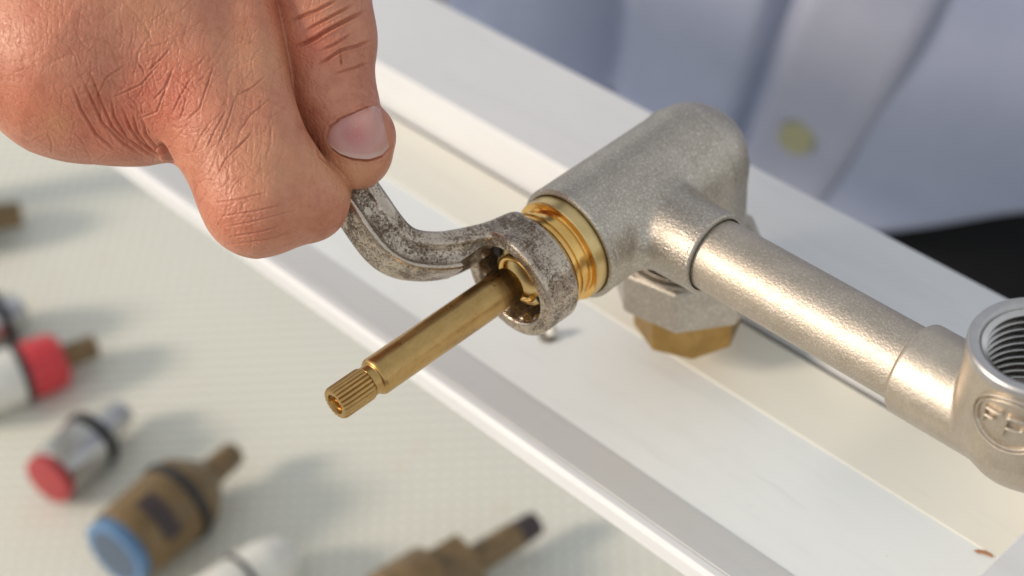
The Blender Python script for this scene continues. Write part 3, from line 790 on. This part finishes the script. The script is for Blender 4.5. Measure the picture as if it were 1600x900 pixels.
# shirt
UP = nrm((.24, .24, .94)); Q = W(1252, 203, 720)
FD = np.array([.35, -.93, 0]); FD = nrm(FD - (FD @ UP) * UP); TD = np.cross(UP, FD); 
if TD[0] < 0: TD = -TD
P0 = Q - FD * 122
def torso_pt(a, h, grow=0.0):
    """a: angle from the front, + towards picture right; h: mm above the button"""
    sw = 1 + .10 * np.clip(h / 400, -1, 1)
    fold = 5 * np.sin(a * 7 + h * .012) * np.exp(-((a - .5) / .6) ** 2) + 7 * np.sin(a * 9 - h * .02 + 1.2) * np.exp(-((a + .8) / .4) ** 2) + 3 * np.sin(h * .03 + a * 5) \
        - 24 * np.exp(-((a + .56 + h * .0006) / .075) ** 2) - 11 * np.exp(-((a + .125) / .022) ** 2) + 9 * np.exp(-((a - .62 + h * .002) / .16) ** 2)
    belly = 30 * (np.exp(-((h - 95) / 85) ** 2) - np.exp(-(95 / 85) ** 2))
    rx = 205 * sw + grow + fold + belly; ry = 122 * sw + grow + fold + belly
    return P0[None] + UP[None] * h[:, None] + TD[None] * (rx * np.sin(a))[:, None] + FD[None] * (ry * np.cos(a))[:, None]
NA, NH = 520, 90
A_, H_ = np.meshgrid(np.linspace(-math.pi, math.pi, NA, endpoint=False), np.linspace(0, 1, NH), indexing='ij')
hem = np.where(A_ > 0, -84 + 160 * np.tanh(np.abs(A_) * 1.45), -84 - 150 * np.tanh(np.abs(A_) * 2))
HH = hem + (470 - hem) * H_
V = torso_pt(A_.ravel(), HH.ravel())
sh = np.clip((HH.ravel() - 380) / 90, 0, 1); ctr = P0 + UP * HH.ravel()[:, None]; V = ctr + (V - ctr) * (1 - .55 * sh ** 2)[:, None]
F = [(i * NH + j, ((i + 1) % NA) * NH + j, ((i + 1) % NA) * NH + j + 1, i * NH + j + 1) for i in range(NA) for j in range(NH - 1)]
shirt = build('shirt', V, F, SHIRT, per)
so = shirt.modifiers.new('solid', 'SOLIDIFY'); so.thickness = -1.2 * S
# button placket: a folded strip proud of the shirt front
def strip(a0, a1, h0, h1, lift, name, mat):
    na, nh = 12, 60; V = []; F = []
    aa_ = np.linspace(a0, a1, na); hh_ = np.linspace(h0, h1, nh); A2, H2 = np.meshgrid(aa_, hh_, indexing='ij')
    e = np.minimum(np.arange(na), np.arange(na)[::-1]); g_ = np.where(e == 0, .2, lift)[:, None] + 0 * H2 + .6 * np.sin(H2 * .08 + A2 * 20)
    v1 = torso_pt(A2.ravel(), H2.ravel(), g_.ravel())
    F = [(i * nh + j, (i + 1) * nh + j, (i + 1) * nh + j + 1, i * nh + j + 1) for i in range(na - 1) for j in range(nh - 1)]
    o = build(name, v1, F, mat, shirt); s_ = o.modifiers.new('solid', 'SOLIDIFY'); s_.thickness = -1.0 * S; return o
strip(-.10, .115, -74, 420, 3.4, 'placket', SHIRT_EDGE)
for h in (0, 125, 250, 375):
    p = torso_pt(np.array([0.0]), np.array([float(h)]), 6.0)[0]
    V, F = lathe(rounded([(0, 0), (0, 7.6), (1.6, 7.8), (2.4, 6.8), (2.0, 5.2), (2.0, 0)], .4), p, FD, 32); build('button', V, F, BUTTON, shirt, True, 40)
# sleeve (continues off the top of the picture)
def tube(pts, rad, n=40, wob=2.5):
    pts = catmull(pts, 10); rad = np.interp(np.linspace(0, 1, len(pts)), np.linspace(0, 1, len(rad)), rad); tan = np.gradient(pts, axis=0); V = []; F = []
    u = frame_of(tan[0])[1]
    for i, (p, t) in enumerate(zip(pts, tan)):
        t = nrm(t); u = nrm(u - (u @ t) * t); v = np.cross(t, u); th = np.arange(n) * 2 * np.pi / n
        r = rad[i] + wob * np.sin(th * 3 + i * .7) + wob * .6 * np.sin(th * 5 - i * 1.3)
        V.append(p + (np.cos(th) * r)[:, None] * u + (np.sin(th) * r)[:, None] * v)
    for i in range(len(pts) - 1):
        for j in range(n): F.append((i * n + j, i * n + (j + 1) % n, (i + 1) * n + (j + 1) % n, (i + 1) * n + j))
    return np.concatenate(V), F
V, F = tube([WR + fdir * 60, WR + fdir * 150, EL, EL + (SH - EL) * .5, SH, SH + np.array([60, 30, 10])], [36, 42, 52, 60, 72, 60]); o = build('sleeve', V, F, SHIRT, shirt)
s_ = o.modifiers.new('solid', 'SOLIDIFY'); s_.thickness = -1.2 * S
# trousers and shoes
def trousers_fn(P):
    d = None
    hip = P0 - UP * 90
    for s in (-1, 1):
        top_ = hip + TD * 85 * s; knee = np.array([top_[0] + 8 * s - 15, top_[1] - 5, -560.]); foot = np.array([top_[0] + 14 * s - 20, top_[1] + 5, -960.])
        q = smin(cone(P, top_, knee, 80, 72), cone(P, knee, foot, 74, 62), 20); d = q if d is None else smin(d, q, 12)
    waist = cone(P, hip - TD * 50, hip + TD * 50, 82, 82)
    return np.maximum(smin(d, waist, 40), -985 - P[:, 2])
V, F = sdf_mesh(trousers_fn, P0 + np.array([-260, -190, -900]), P0 + np.array([260, 190, 60]), 8, 1)
build('trousers', V, F, TROUSERS, per)
for s in (-1, 1):
    hip = P0 - UP * 90; ft = np.array([hip[0] + TD[0] * 85 * s + 14 * s - 20, hip[1] + TD[1] * 85 * s + 5, -978.])
    fdh = nrm([FD[0], FD[1], 0])
    def shoe_fn(P): 
        d = smin(cone(P, ft - fdh * 45, ft + fdh * 95, 40, 36), cone(P, ft + fdh * 95, ft + fdh * 170, 40, 26), 20)
        return smax(d, -1004 - P[:, 2], 3)
    V, F = sdf_mesh(shoe_fn, ft - 220, ft + np.array([220, 220, 90]), 7, 1); build('shoe', V, F, SHOE, per)

# ------------------------------------------------------------------ loose cartridges on the board
def cartridge(label, b_px, t_px, parts, rbase):
    """parts: (name, material, [(fraction, radius mm)...], hexagonal?)"""
    rbase *= 1.45; a = at(*b_px, 2, ZB + rbase); e = at(*t_px, 2, ZB + rbase * .75); ax = e - a; L = np.linalg.norm(ax); ax = ax / L
    t = thing('loose_cartridge', label, 'valve cartridge', tuple(a - np.array([0, 0, rbase])), 'loose cartridges on the board')
    for nm, mat, pr, hx in parts:
        pr = [(p0 * L, r * 1.45) for p0, r in pr]; n = 6 if hx else 48
        V, F = lathe(rounded(pr, .5) if not hx else pr, a, ax, n); o = build(nm, V, F, mat, t, not hx, 40)
        if hx: bevel(o, .6, 2)
    return t, a, ax, L
def cyl(f0, f1, r, r2=None): r2 = r if r2 is None else r2; return [(f0, .01), (f0, r), (f1, r2), (f1, .01)]
t, a, ax, L = cartridge('dull brass cartridge with blue end and black sealing ring on the board', (178, 868), (368, 706), [
    ('end_ring', BLUE, cyl(0, .075, 10.2), False), ('barrel', LOOSE, cyl(.076, .47, 11.0, 11.6), False), ('seal', RUBBER, cyl(.471, .525, 12.4), False),
    ('shoulder', LOOSE, [(.526, .01), (.526, 11.6), (.60, 11.2), (.76, 5.2), (.765, .01)], False), ('stem', LOOSE, [(.74, .01), (.74, 4.2), (.98, 3.7), (1, 3.2), (1, .01)], False)], 12.4)
V, F = lathe(cyl(-.3, .2, 11.2), a, ax, 40); build('end_disc', V, F, SLOT2, t, True, 40)
aa2, u2, v2 = frame_of(ax)
tow = nrm(C - a); tow = nrm(tow - (tow @ ax) * ax); side = np.cross(ax, tow)
V = []; F = []
for i in range(9):
    th_ = (-.62 + 1.24 * i / 8)
    for f in (.20, .32):
        for r in (15.5, 17.0): V.append(a + ax * f * L + (tow * math.cos(th_) + side * math.sin(th_)) * r)
for i in range(8):
    k = i * 4; F += [(k + 1, k + 5, k + 7, k + 3), (k, k + 4, k + 5, k + 1), (k + 2, k + 3, k + 7, k + 6)]
F += [(0, 1, 3, 2), (32, 34, 35, 33)]
build('port_window', V, F, SLOT, t, False)
cartridge('silver cartridge with red end cap lying left of the blue-ended one', (74, 752), (192, 642), [
    ('end_cap', DARKRED, cyl(0, .09, 7.8), False), ('barrel', SILVER, cyl(.091, .52, 8.0, 8.3), False), ('seal', RUBBER, cyl(.521, .62, 9.0), False),
    ('shoulder', SILVER, [(.621, .01), (.621, 7.6), (.72, 6.4), (.73, .01)], False), ('stem', SILVER, [(.73, .01), (.73, 4.8), (1, 4.0), (1, .01)], False)], 9)
cartridge('white cartridge with bright red hexagonal collar and brown stem', (-70, 622), (150, 540), [
    ('barrel', WHITEP, cyl(0, .44, 8.8), False), ('seal', SLOT, cyl(.441, .49, 9.2), False), ('collar', RED, [(.491, .01), (.491, 8.6), (.53, 9.0), (.72, 8.6), (.76, 7.0), (.76, .01)], False),
    ('stem', LOOSE, cyl(.74, 1, 4.0, 3.7), False)], 9.2)
cartridge('white plastic cartridge with thin black seal cropped by the bottom edge', (322, 950), (458, 862), [
    ('barrel', WHITEP, cyl(0, .40, 8.2), False), ('seal', RUBBER, cyl(.401, .45, 8.6), False), ('dome', WHITEP, [(.451, .01), (.451, 8.4), (.7, 8), (.9, 6.5), (1, 4), (1, .01)], False)], 8.6)
cartridge('dark brown brass cartridge with long thin stem at the bottom edge', (610, 955), (838, 817), [
    ('barrel', LOOSE, cyl(0, .30, 11), False), ('hexagon', LOOSE, cyl(.301, .52, 9.2), True), ('stem', LOOSE, cyl(.521, .86, 4.2, 3.9), False), ('stem_tip', SLOT, cyl(.861, 1, 3.8, 3.4), False)], 10)
cartridge('brass stem end poking in at the left edge under the hand', (-130, 356), (34, 334), [
    ('barrel', LOOSE, cyl(0, .6, 10), False), ('stem', LOOSE, cyl(.601, 1, 4.8, 4.4), False)], 10)
cartridge('grey cartridge with dark seal at the left edge above the red collar', (-110, 545), (34, 482), [
    ('barrel', SILVER, cyl(0, .68, 9.5), False), ('seal', RUBBER, cyl(.681, .78, 10), False), ('shoulder', SILVER, [(.781, .01), (.781, 8.5), (1, 5), (1, .01)], False)], 10)
